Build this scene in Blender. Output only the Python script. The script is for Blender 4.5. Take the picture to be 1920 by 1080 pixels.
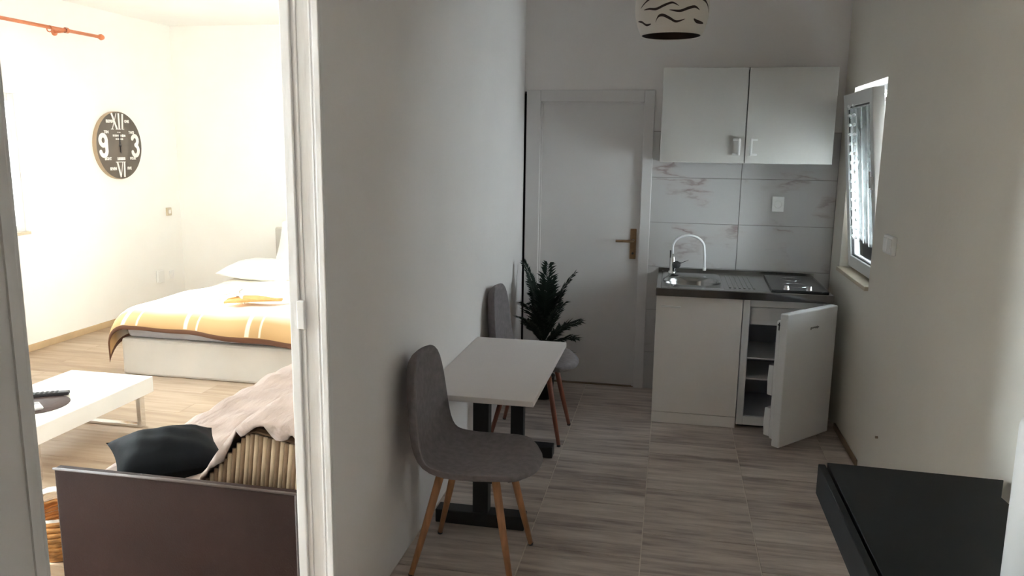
import bpy, bmesh, math, random
from mathutils import Vector, Matrix
random.seed(7)
S = bpy.context.scene
for o in list(bpy.data.objects): bpy.data.objects.remove(o)
C = S.collection
PI = math.pi

# ------------------------------------------------------------------ camera
cam = bpy.data.objects.new('camera', bpy.data.cameras.new('camera')); C.objects.link(cam)
cam.data.sensor_width = 36; cam.data.lens = 36*1478.8/1920; cam.data.clip_start = .02
ax = Vector((.98015556, .19777749, .0133847)); ay = Vector((-.04793799, .17097335, .98410877)); ad = Vector((-.19234614, .96522131, -.17706153))
cam.matrix_world = Matrix(((ax.x, ay.x, -ad.x, 0), (ax.y, ay.y, -ad.y, 0), (ax.z, ay.z, -ad.z, 1.6726), (0, 0, 0, 1)))
S.camera = cam
# ------------------------------------------------------------------ light
SKY, SUN = 48.0, 30.0
w = bpy.data.worlds.new('sky'); S.world = w; w.use_nodes = True
bg = w.node_tree.nodes['Background']; bg.inputs[0].default_value = (.88, .94, 1.0, 1); bg.inputs[1].default_value = SKY
sl = bpy.data.lights.new('sun', 'SUN'); sl.energy = SUN; sl.angle = .01; sl.color = (1, .97, .93)
so = bpy.data.objects.new('sun', sl); C.objects.link(so)
so.rotation_euler = Vector((.80, .40, -.55)).to_track_quat('-Z', 'Y').to_euler()
def portal(name, loc, direction, sx, sy):
    l = bpy.data.lights.new(name, 'AREA'); l.shape = 'RECTANGLE'; l.size = sx; l.size_y = sy; l.cycles.is_portal = True
    o = bpy.data.objects.new(name, l); C.objects.link(o); o.location = loc
    o.rotation_euler = Vector(direction).to_track_quat('-Z', 'Z').to_euler(); return o
portal('window_portal_kitchen', (1.33, 4.81, 1.5), (-1, 0, 0), .88, 1.16)
portal('window_portal_bedroom', (-5.30, 4.78, 1.48), (1, 0, 0), 1.2, 1.1)
portal('window_portal_balcony', (-5.30, 1.40, 1.08), (1, 0, 0), .72, 2.1)
S.view_settings.view_transform = 'Standard'; S.view_settings.look = 'None'
S.view_settings.gamma = 1; S.view_settings.use_curve_mapping = False
S.view_settings.exposure = 0.47
S.cycles.max_bounces = 16; S.cycles.diffuse_bounces = 10; S.cycles.transparent_max_bounces = 16
S.cycles.use_denoising = True
S.cycles.sample_clamp_indirect = 0

# ------------------------------------------------------------------ helpers
class MB:
    def __init__(s): s.v = []; s.f = []; s.sm = []
    def add(s, vs, fs, smooth=False, M=None):
        n = len(s.v)
        for p in vs:
            p = Vector(p); s.v.append(M @ p if M else p)
        for f in fs: s.f.append([i+n for i in f]); s.sm.append(smooth)
        return s
    def box(s, x0, x1, y0, y1, z0, z1, M=None):
        return s.add([(x, y, z) for z in (z0, z1) for y in (y0, y1) for x in (x0, x1)],
                     [(0,2,3,1),(4,5,7,6),(0,1,5,4),(2,6,7,3),(0,4,6,2),(1,3,7,5)], M=M)
    def prism(s, pts, z0, z1, M=None):   # polygon (ccw) extruded in local z
        n = len(pts)
        return s.add([(a, b, z0) for a, b in pts]+[(a, b, z1) for a, b in pts],
              [list(range(n))[::-1], [n+i for i in range(n)]]+[(i, (i+1) % n, n+(i+1) % n, n+i) for i in range(n)], M=M)
    def lathe(s, prof, n=24, M=None, smooth=True, sx=1, sy=1, cap=False):
        vs = []; fs = []
        for r, z in prof:
            for i in range(n):
                a = 2*PI*i/n; vs.append((r*math.cos(a)*sx, r*math.sin(a)*sy, z))
        for j in range(len(prof)-1):
            for i in range(n):
                k = (i+1) % n; fs.append((j*n+i, j*n+k, (j+1)*n+k, (j+1)*n+i))
        if cap:
            fs.append(list(range(n))[::-1]); fs.append([(len(prof)-1)*n+i for i in range(n)])
        return s.add(vs, fs, smooth, M)
    def tube(s, pts, rad, n=8, M=None, cap=True):
        pts = [Vector(p) for p in pts]; m = len(pts)
        rad = rad if isinstance(rad, (list, tuple)) else [rad]*m
        vs = []; fs = []; prev = None
        for j, p in enumerate(pts):
            t = (pts[min(j+1, m-1)]-pts[max(j-1, 0)]).normalized()
            if prev is None:
                u = t.cross(Vector((0, 0, 1)))
                if u.length < .01: u = t.cross(Vector((1, 0, 0)))
            else: u = prev-t*prev.dot(t)
            u.normalize(); prev = u; q = t.cross(u)
            for i in range(n):
                a = 2*PI*i/n; vs.append(p+(u*math.cos(a)+q*math.sin(a))*rad[j])
        for j in range(m-1):
            for i in range(n):
                k = (i+1) % n; fs.append((j*n+i, j*n+k, (j+1)*n+k, (j+1)*n+i))
        if cap: fs.append(list(range(n))[::-1]); fs.append([(m-1)*n+i for i in range(n)])
        return s.add(vs, fs, True, M)
    def grid(s, fn, nu, nv, M=None, closed=False):
        vs = [fn(i/nu, j/nv) for j in range(nv+1) for i in range(nu+1)]
        fs = [(j*(nu+1)+i, j*(nu+1)+i+1, (j+1)*(nu+1)+i+1, (j+1)*(nu+1)+i) for j in range(nv) for i in range(nu)]
        return s.add(vs, fs, True, M)
    def build(s, name, mat, parent=None, bevel=0, solid=0, sub=0, loc=None):
        me = bpy.data.meshes.new(name); me.from_pydata([tuple(v) for v in s.v], [], s.f)
        me.polygons.foreach_set('use_smooth', s.sm)
        bm = bmesh.new(); bm.from_mesh(me); bmesh.ops.recalc_face_normals(bm, faces=bm.faces); bm.to_mesh(me); bm.free()
        me.materials.append(mat)
        o = bpy.data.objects.new(name, me); C.objects.link(o)
        if parent: o.parent = parent
        if loc: o.location = loc
        if solid:
            m = o.modifiers.new('solid', 'SOLIDIFY'); m.thickness = solid; m.offset = 0
        if sub:
            m = o.modifiers.new('sub', 'SUBSURF'); m.levels = sub; m.render_levels = sub
        if bevel:
            m = o.modifiers.new('bevel', 'BEVEL'); m.width = bevel; m.segments = 2; m.limit_method = 'ANGLE'; m.harden_normals = False
        return o
def tag(o, label, cat, group=None):
    o['label'] = label; o['category'] = cat
    if group: o['group'] = group
    return o
def struct(o, label=None):
    o['kind'] = 'structure'
    if label: o['label'] = label
    return o
def empty(name, loc=(0, 0, 0), rz=0):
    o = bpy.data.objects.new(name, None); C.objects.link(o); o.location = loc; o.rotation_euler = (0, 0, rz); o.empty_display_size = .1
    return o
def copy_tree(o, parent=None):
    c = o.copy(); C.objects.link(c); c.parent = parent
    for ch in o.children: copy_tree(ch, c)
    return c
def text_mb(txt, size, sx=1.0, depth=.002, bold=0.0):
    cu = bpy.data.curves.new('t', 'FONT'); cu.body = txt; cu.size = size; cu.align_x = 'CENTER'; cu.align_y = 'CENTER'; cu.extrude = depth; cu.offset = bold; cu.resolution_u = 3
    o = bpy.data.objects.new('t', cu); C.objects.link(o); dg = bpy.context.evaluated_depsgraph_get(); dg.update()
    me = o.evaluated_get(dg).to_mesh()
    vs = [(v.co.x*sx, v.co.y, v.co.z) for v in me.vertices]; fs = [list(p.vertices) for p in me.polygons]
    o.evaluated_get(dg).to_mesh_clear(); bpy.data.objects.remove(o); bpy.data.curves.remove(cu)
    return vs, fs

# ------------------------------------------------------------------ materials
def NM(name):
    m = bpy.data.materials.new(name); m.use_nodes = True; nt = m.node_tree
    return m, nt, nt.nodes['Principled BSDF']
def N(nt, t, **kw):
    n = nt.nodes.new(t)
    for k, v in kw.items():
        if k in n.inputs.keys(): n.inputs[k].default_value = v
        else: setattr(n, k, v)
    return n
def ramp(nt, stops):
    r = nt.nodes.new('ShaderNodeValToRGB'); e = r.color_ramp.elements
    while len(e) < len(stops): e.new(.5)
    for el, (p, c) in zip(e, stops): el.position = p; el.color = (*c, 1)
    return r
def paint(name, col, rough=.6, var=.04, scale=3, bump=.0, bscale=60, metal=0, spec=.5, stretch=(1, 1, 1)):
    m, nt, b = NM(name); L = nt.links.new
    tc = N(nt, 'ShaderNodeTexCoord'); mp = N(nt, 'ShaderNodeMapping'); mp.inputs['Scale'].default_value = stretch
    L(tc.outputs['Object'], mp.inputs['Vector'])
    no = N(nt, 'ShaderNodeTexNoise', Scale=scale, Detail=4.0); L(mp.outputs[0], no.inputs['Vector'])
    r = ramp(nt, [(.3, tuple(max(0, c*(1-var)) for c in col)), (.7, tuple(min(1, c*(1+var)) for c in col))])
    L(no.outputs[0], r.inputs[0]); L(r.outputs[0], b.inputs['Base Color'])
    b.inputs['Roughness'].default_value = rough; b.inputs['Metallic'].default_value = metal; b.inputs['Specular IOR Level'].default_value = spec
    if bump:
        n2 = N(nt, 'ShaderNodeTexNoise', Scale=bscale, Detail=3.0); L(mp.outputs[0], n2.inputs['Vector'])
        bp = N(nt, 'ShaderNodeBump', Strength=bump, Distance=.004); L(n2.outputs[0], bp.inputs['Height']); L(bp.outputs[0], b.inputs['Normal'])
    return m
M = {}
M['wall'] = paint('hall_wall_paint', (.785, .750, .738), .8, .02, 2, .25, 35, spec=.25)
M['wall_r'] = paint('hall_wall_paint_warm_bounce', (.745, .712, .650), .8, .02, 2, .25, 35, spec=.25)  # yellower copy of the hall paint: warm bedroom bounce put into the colour
M['bwall'] = paint('bedroom_wall_paint', (.90, .885, .855), .8, .02, 2, .2, 35)
M['ceil'] = paint('ceiling_paint', (.86, .85, .83), .8, .02, 2)
M['white'] = paint('white_lacquer', (.78, .74, .715), .55, .015, 4, spec=.2)
M['door'] = paint('white_door_paint', (.66, .635, .63), .5, .02, 3, spec=.3)
M['fridge'] = paint('fridge_enamel', (.74, .74, .75), .3, .015, 4)
M['liner'] = paint('fridge_liner', (.45, .46, .50), .4, .02, 4)
M['jamb'] = paint('old_white_paint', (.78, .755, .745), .5, .03, 5, .9, 9, stretch=(3, 3, .5))
M['table'] = paint('white_table_laminate', (.72, .665, .65), .5, .015, 4)
M['black'] = paint('black_steel', (.012, .012, .013), .5, .2, 20)
M['desk'] = paint('black_lacquer', (.010, .010, .011), .6, .15, 8, spec=.22)
M['chair'] = paint('grey_brown_fabric', (.215, .190, .195), .95, .12, 40, .5, 400, spec=.1)
M['wood'] = paint('beech_wood', (.40, .185, .085), .5, .25, 12, .1, 60, stretch=(4, 4, .6))
M['wood2'] = paint('dark_beech_wood', (.26, .085, .05), .5, .25, 12, .1, 60, stretch=(4, 4, .6))
M['steel'] = paint('stainless_steel', (.36, .36, .36), .20, .06, 30, metal=1, stretch=(.3, 6, 1))
M['steeldark'] = paint('steel_edge_dark_reflection', (.17, .17, .175), .10, .06, 30, metal=1, stretch=(.3, 6, 1))  # darker copy of the steel: the dim hall's reflection put into its colour
M['socket'] = paint('bright_white_plastic', (.88, .87, .86), .35, .02, 5)
M['chrome'] = paint('chrome', (.8, .8, .8), .1, .02, 5, metal=1)
M['brass'] = paint('old_bronze', (.30, .19, .11), .38, .15, 30, metal=.8)
M['glassblack'] = paint('black_hob_glass', (.02, .02, .022), .18, .1, 5)
M['hose'] = paint('white_hose', (.85, .85, .86), .4, .02, 5)
M['plastic'] = paint('white_plastic', (.74, .73, .72), .4, .02, 5)
M['dark'] = paint('dark_plastic', (.03, .028, .03), .5, .1, 10)
M['leaf'] = paint('palm_leaf', (.011, .021, .014), .7, .4, 12, spec=.2)
M['stem'] = paint('palm_stem', (.05, .04, .025), .8, .3, 20)
M['pot'] = paint('black_pot', (.012, .012, .012), .5, .1, 8)
M['leather'] = paint('dark_brown_leatherette', (.028, .0115, .0095), .6, .22, 3, .35, 160, spec=.2)
M['leatheredge'] = paint('worn_leather_edge', (.10, .075, .07), .5, .3, 8, .3, 160)
M['bedbase'] = paint('cream_bed_base', (.60, .57, .53), .7, .04, 3, .2, 200)
M['mattress'] = paint('grey_mattress', (.42, .42, .45), .8, .04, 6)
M['linen'] = paint('white_linen', (.86, .84, .80), .8, .03, 5, .3, 12)
M['blackcloth'] = paint('black_satin', (.006, .0065, .008), .7, .3, 8, .5, 14, spec=.06)
M['coffee'] = paint('white_gloss_table', (.84, .83, .79), .3, .02, 4)
M['wicker'] = paint('wicker', (.42, .20, .06), .7, .4, 25, .5, 60, stretch=(1, 1, 5))
M['wickerw'] = paint('white_basket_rim', (.8, .76, .7), .7, .1, 25)
M['orange'] = paint('orange_wood_rod', (.62, .20, .09), .5, .1, 10)
M['towel'] = paint('white_towel', (.8, .78, .75), .9, .05, 30, .5, 150)
M['towelo'] = paint('orange_towel', (.75, .42, .16), .9, .08, 30, .5, 150)
M['clockface'] = paint('grey_brown_clock_face', (.17, .145, .125), .7, .12, 4, spec=.2)
M['clockcase'] = paint('tan_clock_case', (.42, .32, .22), .6, .1, 6)
M['clocktext'] = paint('clock_white', (.85, .83, .8), .6, .03, 6)
M['sill'] = paint('yellowish_stone_sill', (.58, .50, .38), .5, .08, 10)
M['base'] = paint('brown_skirting', (.20, .14, .09), .6, .15, 6)
M['bbase'] = paint('oak_skirting', (.55, .40, .24), .6, .12, 6)
M['grout'] = paint('floor_grout', (.68, .61, .54), .9, .1, 20)
M['shutter'] = paint('grey_shutter', (.74, .78, .80), .5, .05, 6)
M['pvc'] = paint('white_pvc', (.74, .75, .76), .35, .01, 4)
M['sublam'] = paint('laminate_joint', (.22, .14, .08), .9, .1, 10)
M['placemat'] = paint('brown_placemat', (.085, .055, .05), .7, .2, 30)
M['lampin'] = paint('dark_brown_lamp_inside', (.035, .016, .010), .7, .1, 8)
M['tgrout'] = paint('tile_grout', (.30, .28, .27), .9, .05, 8)

def glass_mat():
    m = bpy.data.materials.new('window_glass'); m.use_nodes = True; nt = m.node_tree; nt.nodes.clear(); L = nt.links.new
    o = N(nt, 'ShaderNodeOutputMaterial'); mx = N(nt, 'ShaderNodeMixShader'); fr = N(nt, 'ShaderNodeFresnel', IOR=1.45)
    t = N(nt, 'ShaderNodeBsdfTransparent'); t.inputs[0].default_value = (.93, .96, .95, 1); g = N(nt, 'ShaderNodeBsdfGlossy', Roughness=.03)
    L(fr.outputs[0], mx.inputs[0]); L(t.outputs[0], mx.inputs[1]); L(g.outputs[0], mx.inputs[2]); L(mx.outputs[0], o.inputs[0])
    return m
M['glass'] = glass_mat()
def net_mat():
    m = bpy.data.materials.new('sheer_net'); m.use_nodes = True; nt = m.node_tree; nt.nodes.clear(); L = nt.links.new
    o = N(nt, 'ShaderNodeOutputMaterial'); mx = N(nt, 'ShaderNodeMixShader'); mx.inputs[0].default_value = .42
    t = N(nt, 'ShaderNodeBsdfTransparent'); d = N(nt, 'ShaderNodeBsdfDiffuse'); d.inputs[0].default_value = (.72, .76, .76, 1)
    tc = N(nt, 'ShaderNodeTexCoord'); wv = N(nt, 'ShaderNodeTexNoise', Scale=9.0); L(tc.outputs['Object'], wv.inputs['Vector'])
    r = ramp(nt, [(.3, (.22, .22, .22)), (.7, (.45, .45, .45))]); L(wv.outputs[0], r.inputs[0]); L(r.outputs[0], mx.inputs[0])
    L(t.outputs[0], mx.inputs[1]); L(d.outputs[0], mx.inputs[2]); L(mx.outputs[0], o.inputs[0])
    return m
M['net'] = net_mat()
M['lace'] = paint('white_lace', (.92, .93, .93), .7, .02, 5)

def plank_mat(name, cols, xs, ys, rough, band=None, rnd=.25, spec=.4):
    # wood streaks run along local x; each piece differs by its own random number
    m, nt, b = NM(name); L = nt.links.new
    tc = N(nt, 'ShaderNodeTexCoord'); oi = N(nt, 'ShaderNodeObjectInfo')
    mul = N(nt, 'ShaderNodeMath', operation='MULTIPLY'); mul.inputs[1].default_value = 37.0; L(oi.outputs['Random'], mul.inputs[0])
    cx = N(nt, 'ShaderNodeCombineXYZ'); L(mul.outputs[0], cx.inputs[0]); L(mul.outputs[0], cx.inputs[1]); L(mul.outputs[0], cx.inputs[2])
    ad_ = N(nt, 'ShaderNodeVectorMath', operation='ADD'); L(tc.outputs['Object'], ad_.inputs[0]); L(cx.outputs[0], ad_.inputs[1])
    mp = N(nt, 'ShaderNodeMapping'); mp.inputs['Scale'].default_value = (xs, ys, 1); L(ad_.outputs[0], mp.inputs['Vector'])
    n1 = N(nt, 'ShaderNodeTexNoise', Scale=1.0, Detail=6.0, Roughness=.62); L(mp.outputs[0], n1.inputs['Vector'])
    fac = n1.outputs[0]
    if band:
        sp = N(nt, 'ShaderNodeSeparateXYZ'); L(ad_.outputs[0], sp.inputs[0])
        d = N(nt, 'ShaderNodeMath', operation='DIVIDE'); d.inputs[1].default_value = band; L(sp.outputs[1], d.inputs[0])
        fl = N(nt, 'ShaderNodeMath', operation='FLOOR'); L(d.outputs[0], fl.inputs[0])
        wn = N(nt, 'ShaderNodeTexWhiteNoise', noise_dimensions='1D'); L(fl.outputs[0], wn.inputs['W'])
        mx = N(nt, 'ShaderNodeMath', operation='MULTIPLY_ADD'); mx.inputs[1].default_value = .22; L(wn.outputs[0], mx.inputs[0])
        sb = N(nt, 'ShaderNodeMath', operation='SUBTRACT'); sb.inputs[1].default_value = .11; L(n1.outputs[0], sb.inputs[0]); L(sb.outputs[0], mx.inputs[2])
        fac = mx.outputs[0]
    else:
        mx = N(nt, 'ShaderNodeMath', operation='MULTIPLY_ADD'); mx.inputs[1].default_value = rnd; L(oi.outputs['Random'], mx.inputs[0])
        sb = N(nt, 'ShaderNodeMath', operation='SUBTRACT'); sb.inputs[1].default_value = rnd/2; L(n1.outputs[0], sb.inputs[0]); L(sb.outputs[0], mx.inputs[2])
        fac = mx.outputs[0]
    r = ramp(nt, [(.25, cols[0]), (.5, cols[1]), (.72, cols[2])]); L(fac, r.inputs[0]); L(r.outputs[0], b.inputs['Base Color'])
    b.inputs['Roughness'].default_value = rough; b.inputs['Specular IOR Level'].default_value = spec
    bp = N(nt, 'ShaderNodeBump', Strength=.15, Distance=.002); L(n1.outputs[0], bp.inputs['Height']); L(bp.outputs[0], b.inputs['Normal'])
    return m
M['tile'] = plank_mat('wood_look_tile', [(.26, .205, .182), (.50, .42, .375), (.66, .575, .52)], 3.2, 26, .42, band=.1205)
M['lam'] = plank_mat('oak_laminate', [(.33, .225, .145), (.44, .33, .235), (.52, .405, .305)], 1.6, 16, .45)

def marble():
    m, nt, b = NM('marble_tile'); L = nt.links.new
    tc = N(nt, 'ShaderNodeTexCoord'); oi = N(nt, 'ShaderNodeObjectInfo')
    mul = N(nt, 'ShaderNodeMath', operation='MULTIPLY'); mul.inputs[1].default_value = 23.0; L(oi.outputs['Random'], mul.inputs[0])
    cx = N(nt, 'ShaderNodeCombineXYZ'); L(mul.outputs[0], cx.inputs[0]); L(mul.outputs[0], cx.inputs[2])
    a = N(nt, 'ShaderNodeVectorMath', operation='ADD'); L(tc.outputs['Object'], a.inputs[0]); L(cx.outputs[0], a.inputs[1])
    mp = N(nt, 'ShaderNodeMapping'); mp.inputs['Rotation'].default_value = (0, -.6, 0); mp.inputs['Scale'].default_value = (1.3, 1, 4.2); L(a.outputs[0], mp.inputs['Vector'])
    n = N(nt, 'ShaderNodeTexNoise', Scale=1.5, Detail=5.0, Roughness=.55); L(mp.outputs[0], n.inputs['Vector'])
    s1 = N(nt, 'ShaderNodeMath', operation='SUBTRACT'); s1.inputs[1].default_value = .5; L(n.outputs[0], s1.inputs[0])
    ab = N(nt, 'ShaderNodeMath', operation='ABSOLUTE'); L(s1.outputs[0], ab.inputs[0])
    n2 = N(nt, 'ShaderNodeTexNoise', Scale=2.6, Detail=2.0); L(a.outputs[0], n2.inputs['Vector'])
    mk = ramp(nt, [(.50, (0, 0, 0)), (.68, (1, 1, 1))]); L(n2.outputs[0], mk.inputs[0])
    vein = ramp(nt, [(.0, (1, 1, 1)), (.012, (.7, .7, .7)), (.030, (0, 0, 0))]); L(ab.outputs[0], vein.inputs[0])
    soft = ramp(nt, [(.0, (.6, .6, .6)), (.09, (0, 0, 0))]); L(ab.outputs[0], soft.inputs[0])
    f1 = N(nt, 'ShaderNodeMath', operation='MULTIPLY'); L(vein.outputs[0], f1.inputs[0]); L(mk.outputs[0], f1.inputs[1])
    f2 = N(nt, 'ShaderNodeMath', operation='MULTIPLY'); L(soft.outputs[0], f2.inputs[0]); L(mk.outputs[0], f2.inputs[1])
    m1 = N(nt, 'ShaderNodeMixRGB'); m1.inputs[1].default_value = (.51, .495, .49, 1); m1.inputs[2].default_value = (.38, .235, .21, 1); L(f2.outputs[0], m1.inputs[0])
    m2 = N(nt, 'ShaderNodeMixRGB'); m2.inputs[2].default_value = (.20, .13, .12, 1); L(f1.outputs[0], m2.inputs[0]); L(m1.outputs[0], m2.inputs[1])
    L(m2.outputs[0], b.inputs['Base Color']); b.inputs['Roughness'].default_value = .38
    return m
M['marble'] = marble()

def ribbed():
    m, nt, b = NM('ribbed_brown_fabric'); L = nt.links.new
    tc = N(nt, 'ShaderNodeTexCoord'); n = N(nt, 'ShaderNodeTexNoise', Scale=9.0, Detail=3.0); L(tc.outputs['Object'], n.inputs['Vector'])
    r = ramp(nt, [(.3, (.16, .095, .055)), (.7, (.27, .175, .105))]); L(n.outputs[0], r.inputs[0]); L(r.outputs[0], b.inputs['Base Color']); b.inputs['Roughness'].default_value = .95
    return m
M['rib'] = ribbed()
M['ribl'] = paint('pale_rib_fabric', (.46, .345, .225), .95, .12, 12)
def throw_mat():
    m, nt, b = NM('pinkish_beige_throw'); L = nt.links.new
    tc = N(nt, 'ShaderNodeTexCoord'); n = N(nt, 'ShaderNodeTexNoise', Scale=5.0, Detail=5.0); L(tc.outputs['Object'], n.inputs['Vector'])
    r = ramp(nt, [(.3, (.33, .255, .225)), (.7, (.425, .335, .295))]); L(n.outputs[0], r.inputs[0]); L(r.outputs[0], b.inputs['Base Color']); b.inputs['Roughness'].default_value = .95
    mp = N(nt, 'ShaderNodeMapping'); mp.inputs['Scale'].default_value = (6, 1.5, 6); mp.inputs['Rotation'].default_value = (0, 0, .5); L(tc.outputs['Object'], mp.inputs['Vector'])
    n2 = N(nt, 'ShaderNodeTexNoise', Scale=2.2, Detail=4.0); L(mp.outputs[0], n2.inputs['Vector'])
    bp = N(nt, 'ShaderNodeBump', Strength=.7, Distance=.03); L(n2.outputs[0], bp.inputs['Height']); L(bp.outputs[0], b.inputs['Normal'])
    return m
M['throw'] = throw_mat()
def blanket_mat():
    # ochre blanket with its top painted pale for the daylight on it, white stripes and a brown hem, laid out over the cloth by its UVs
    m, nt, b = NM('ochre_blanket'); L = nt.links.new
    uv = N(nt, 'ShaderNodeUVMap', uv_map='UVMap'); sp = N(nt, 'ShaderNodeSeparateXYZ'); L(uv.outputs[0], sp.inputs[0])
    # v: distance from foot hem (metres), u: distance from left hem (metres)
    mn = N(nt, 'ShaderNodeMath', operation='MINIMUM'); L(sp.outputs[0], mn.inputs[0]); L(sp.outputs[1], mn.inputs[1])
    r = ramp(nt, [(0, (.50, .30, .13)), (.13, (.52, .33, .15)), (.25, (.80, .75, .67))])
    L(sp.outputs[1], r.inputs[0])
    hm = N(nt, 'ShaderNodeMath', operation='LESS_THAN'); hm.inputs[1].default_value = .03; L(mn.outputs[0], hm.inputs[0])
    hx_ = N(nt, 'ShaderNodeMixRGB'); hx_.inputs[2].default_value = (.16, .075, .045, 1); L(hm.outputs[0], hx_.inputs[0]); L(r.outputs[0], hx_.inputs[1])
    st = N(nt, 'ShaderNodeMath', operation='MODULO'); st.inputs[1].default_value = .46; L(sp.outputs[0], st.inputs[0])
    sr = ramp(nt, [(0, (0, 0, 0)), (.30, (0, 0, 0)), (.305, (1, 1, 1)), (.33, (1, 1, 1)), (.335, (0, 0, 0)), (.40, (0, 0, 0)), (.403, (1, 1, 1)), (.415, (1, 1, 1)), (.418, (0, 0, 0))]); L(st.outputs[0], sr.inputs[0])
    gt = N(nt, 'ShaderNodeMath', operation='GREATER_THAN'); gt.inputs[1].default_value = .034; L(mn.outputs[0], gt.inputs[0])
    fm = N(nt, 'ShaderNodeMath', operation='MULTIPLY'); L(sr.outputs[0], fm.inputs[0]); L(gt.outputs[0], fm.inputs[1])
    fm2 = N(nt, 'ShaderNodeMath', operation='MULTIPLY'); fm2.inputs[1].default_value = .7; L(fm.outputs[0], fm2.inputs[0])
    mx = N(nt, 'ShaderNodeMixRGB'); mx.inputs[2].default_value = (.85, .78, .66, 1); L(fm2.outputs[0], mx.inputs[0]); L(hx_.outputs[0], mx.inputs[1])
    L(mx.outputs[0], b.inputs['Base Color']); b.inputs['Roughness'].default_value = .95
    return m
M['blanket'] = blanket_mat()
def lamp_mat():
    m, nt, b = NM('lamp_shade_white'); L = nt.links.new
    b.inputs['Base Color'].default_value = (.72, .66, .60, 1); b.inputs['Roughness'].default_value = .6
    return m
M['shade'] = lamp_mat()

# ------------------------------------------------------------------ the setting
W0, W1 = -1.128, -1.016      # partition between hall and bedroom
R0, R1 = 1.05, 1.32          # right wall
D = 5.458; YN = -1.6; H = 2.8
BX, BXo = -4.98, -5.26; BY0, BY1 = .75, 7.35
O1, O2, OH = 1.057, 2.203, 2.2

# hall floor: base of grout and individual wood-look tiles
fl = struct(MB().box(W0-.001, R1, YN-.1, D+.3, -.12, -.004).build('floor', M['grout']), 'grey-brown wood-look tile floor of the kitchen hall')
tw = .4815; gx = -.0535; tile_me = {}
for ci in range(-2, 3):
    x0 = max(gx+ci*tw, W1-.11); x1 = min(gx+(ci+1)*tw, R0)
    if x1-x0 < .03: continue
    off = 3.545 if ci % 2 == 1 else 3.285
    k = -12
    while True:
        y0 = off+k*tw; y1 = y0+tw; k += 1
        if y1 < YN: continue
        if y0 > D: break
        y0c, y1c = max(y0, YN), min(y1, D)
        if y1c-y0c < .02: continue
        dx, dy = round(x1-x0-.005, 4), round(y1c-y0c-.005, 4)
        o = None
        if (dx, dy) in tile_me:
            o = bpy.data.objects.new('tile', tile_me[(dx, dy)]); C.objects.link(o)
        else:
            o = MB().box(-dx/2, dx/2, -dy/2, dy/2, -.012, 0).build('tile', M['tile']); tile_me[(dx, dy)] = o.data
        o.location = ((x0+x1)/2, (y0c+y1c)/2, 0); o.parent = fl
# bedroom floor: laminate planks running along x
fb = struct(MB().box(BXo, W0-.001, BY0-.1, BY1+.1, -.12, -.004).build('floor', M['sublam']), 'pale oak laminate floor of the bedroom')
pw = .193; pl = 1.38; pm = {}
r = 0; y = BY0
while y < BY1:
    y1 = min(y+pw, BY1); x = BX-((r*.53) % 1)*pl
    while x < W0:
        a, b_ = max(x, BX), min(x+pl, W0)
        if b_-a > .03:
            key = (round(b_-a-.002, 3), round(y1-y-.002, 3))
            if key in pm: o = bpy.data.objects.new('plank', pm[key]); C.objects.link(o)
            else:
                o = MB().box(-key[0]/2, key[0]/2, -key[1]/2, key[1]/2, -.008, 0).build('plank', M['lam']); pm[key] = o.data
            o.location = ((a+b_)/2, (y+y1)/2, 0); o.parent = fb
        x += pl
    y = y1; r += 1

def wall_x(x0, x1, y0, y1, z0, z1, holes):
    mb = MB(); ys = y0
    for (a, b, c, d) in sorted(holes):
        mb.box(x0, x1, ys, a, z0, z1)
        if c > z0: mb.box(x0, x1, a, b, z0, c)
        if d < z1: mb.box(x0, x1, a, b, d, z1)
        ys = b
    return mb.box(x0, x1, ys, y1, z0, z1)
wr_ = wall_x(R0, 1.212, YN-.1, D+.3, -.12, H, [(4.42, 5.18, .95, 2.045)]); w_o = wall_x(1.212, R1, YN-.1, D+.3, -.12, H, [(4.38, 5.24, .93, 2.06)])
wr_.add(w_o.v, w_o.f)
struct(wr_.build('wall_right', M['wall_r']), 'plain pale grey right wall of the kitchen hall')
# partition: hall side skin and bedroom side skin
struct(wall_x(-1.072, W1, YN-.1, D, -.0, H, [(O1-.02, O2+.02, 0, OH+.02)]).build('wall_left', M['wall']), 'pale grey left wall the dining table stands against')
struct(wall_x(W0, -1.072, BY0, BY1, -.0, H, [(O1-.02, O2+.02, 0, OH+.02)]).build('wall_bedroom_side', M['bwall']), 'cream bedroom face of the partition wall')
# back wall with the door opening (narrow open gap left of the frame)
DL, DR, DT, FL, FR, FT = -.9018, -.2025, 1.973, -.9987, -.1346, 2.051
wb = MB(); wb.box(-1.072, R0, D, D+.2, FT-.01, H); wb.box(FR-.03, R0, D, D+.2, 0, FT-.01)
struct(wb.build('wall_back', M['wall']), 'dim grey back wall of the kitchen hall')
struct(MB().box(-1.2, .1, D+.2, D+.26, -.1, 2.2).build('light_block_behind_door', M['dark']))  # added dark box: blocks outside light so the door gap stays black
struct(MB().box(W0, R1, YN-.1, YN, 0, H).build('wall_near', M['wall']))
struct(MB().box(BXo, R1, YN-.1, BY1+.2, H, H+.15).build('ceiling', M['ceil']))
struct(wall_x(BXo, BX, BY0-.1, BY1+.2, -.12, H, [(1.05, 1.75, 0, 2.15), (4.18, 5.36, .945, 2.02)]).build('wall_clock', M['bwall']), 'bright cream bedroom wall with the round clock')
struct(MB().box(BX, W0, BY1, BY1+.15, -.1, H).build('wall_bedroom_back', M['bwall']), 'bright cream wall behind the bed')
struct(MB().box(BXo, W0, BY0-.1, BY0, -.1, H).build('wall_bedroom_near', M['bwall']))
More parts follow.
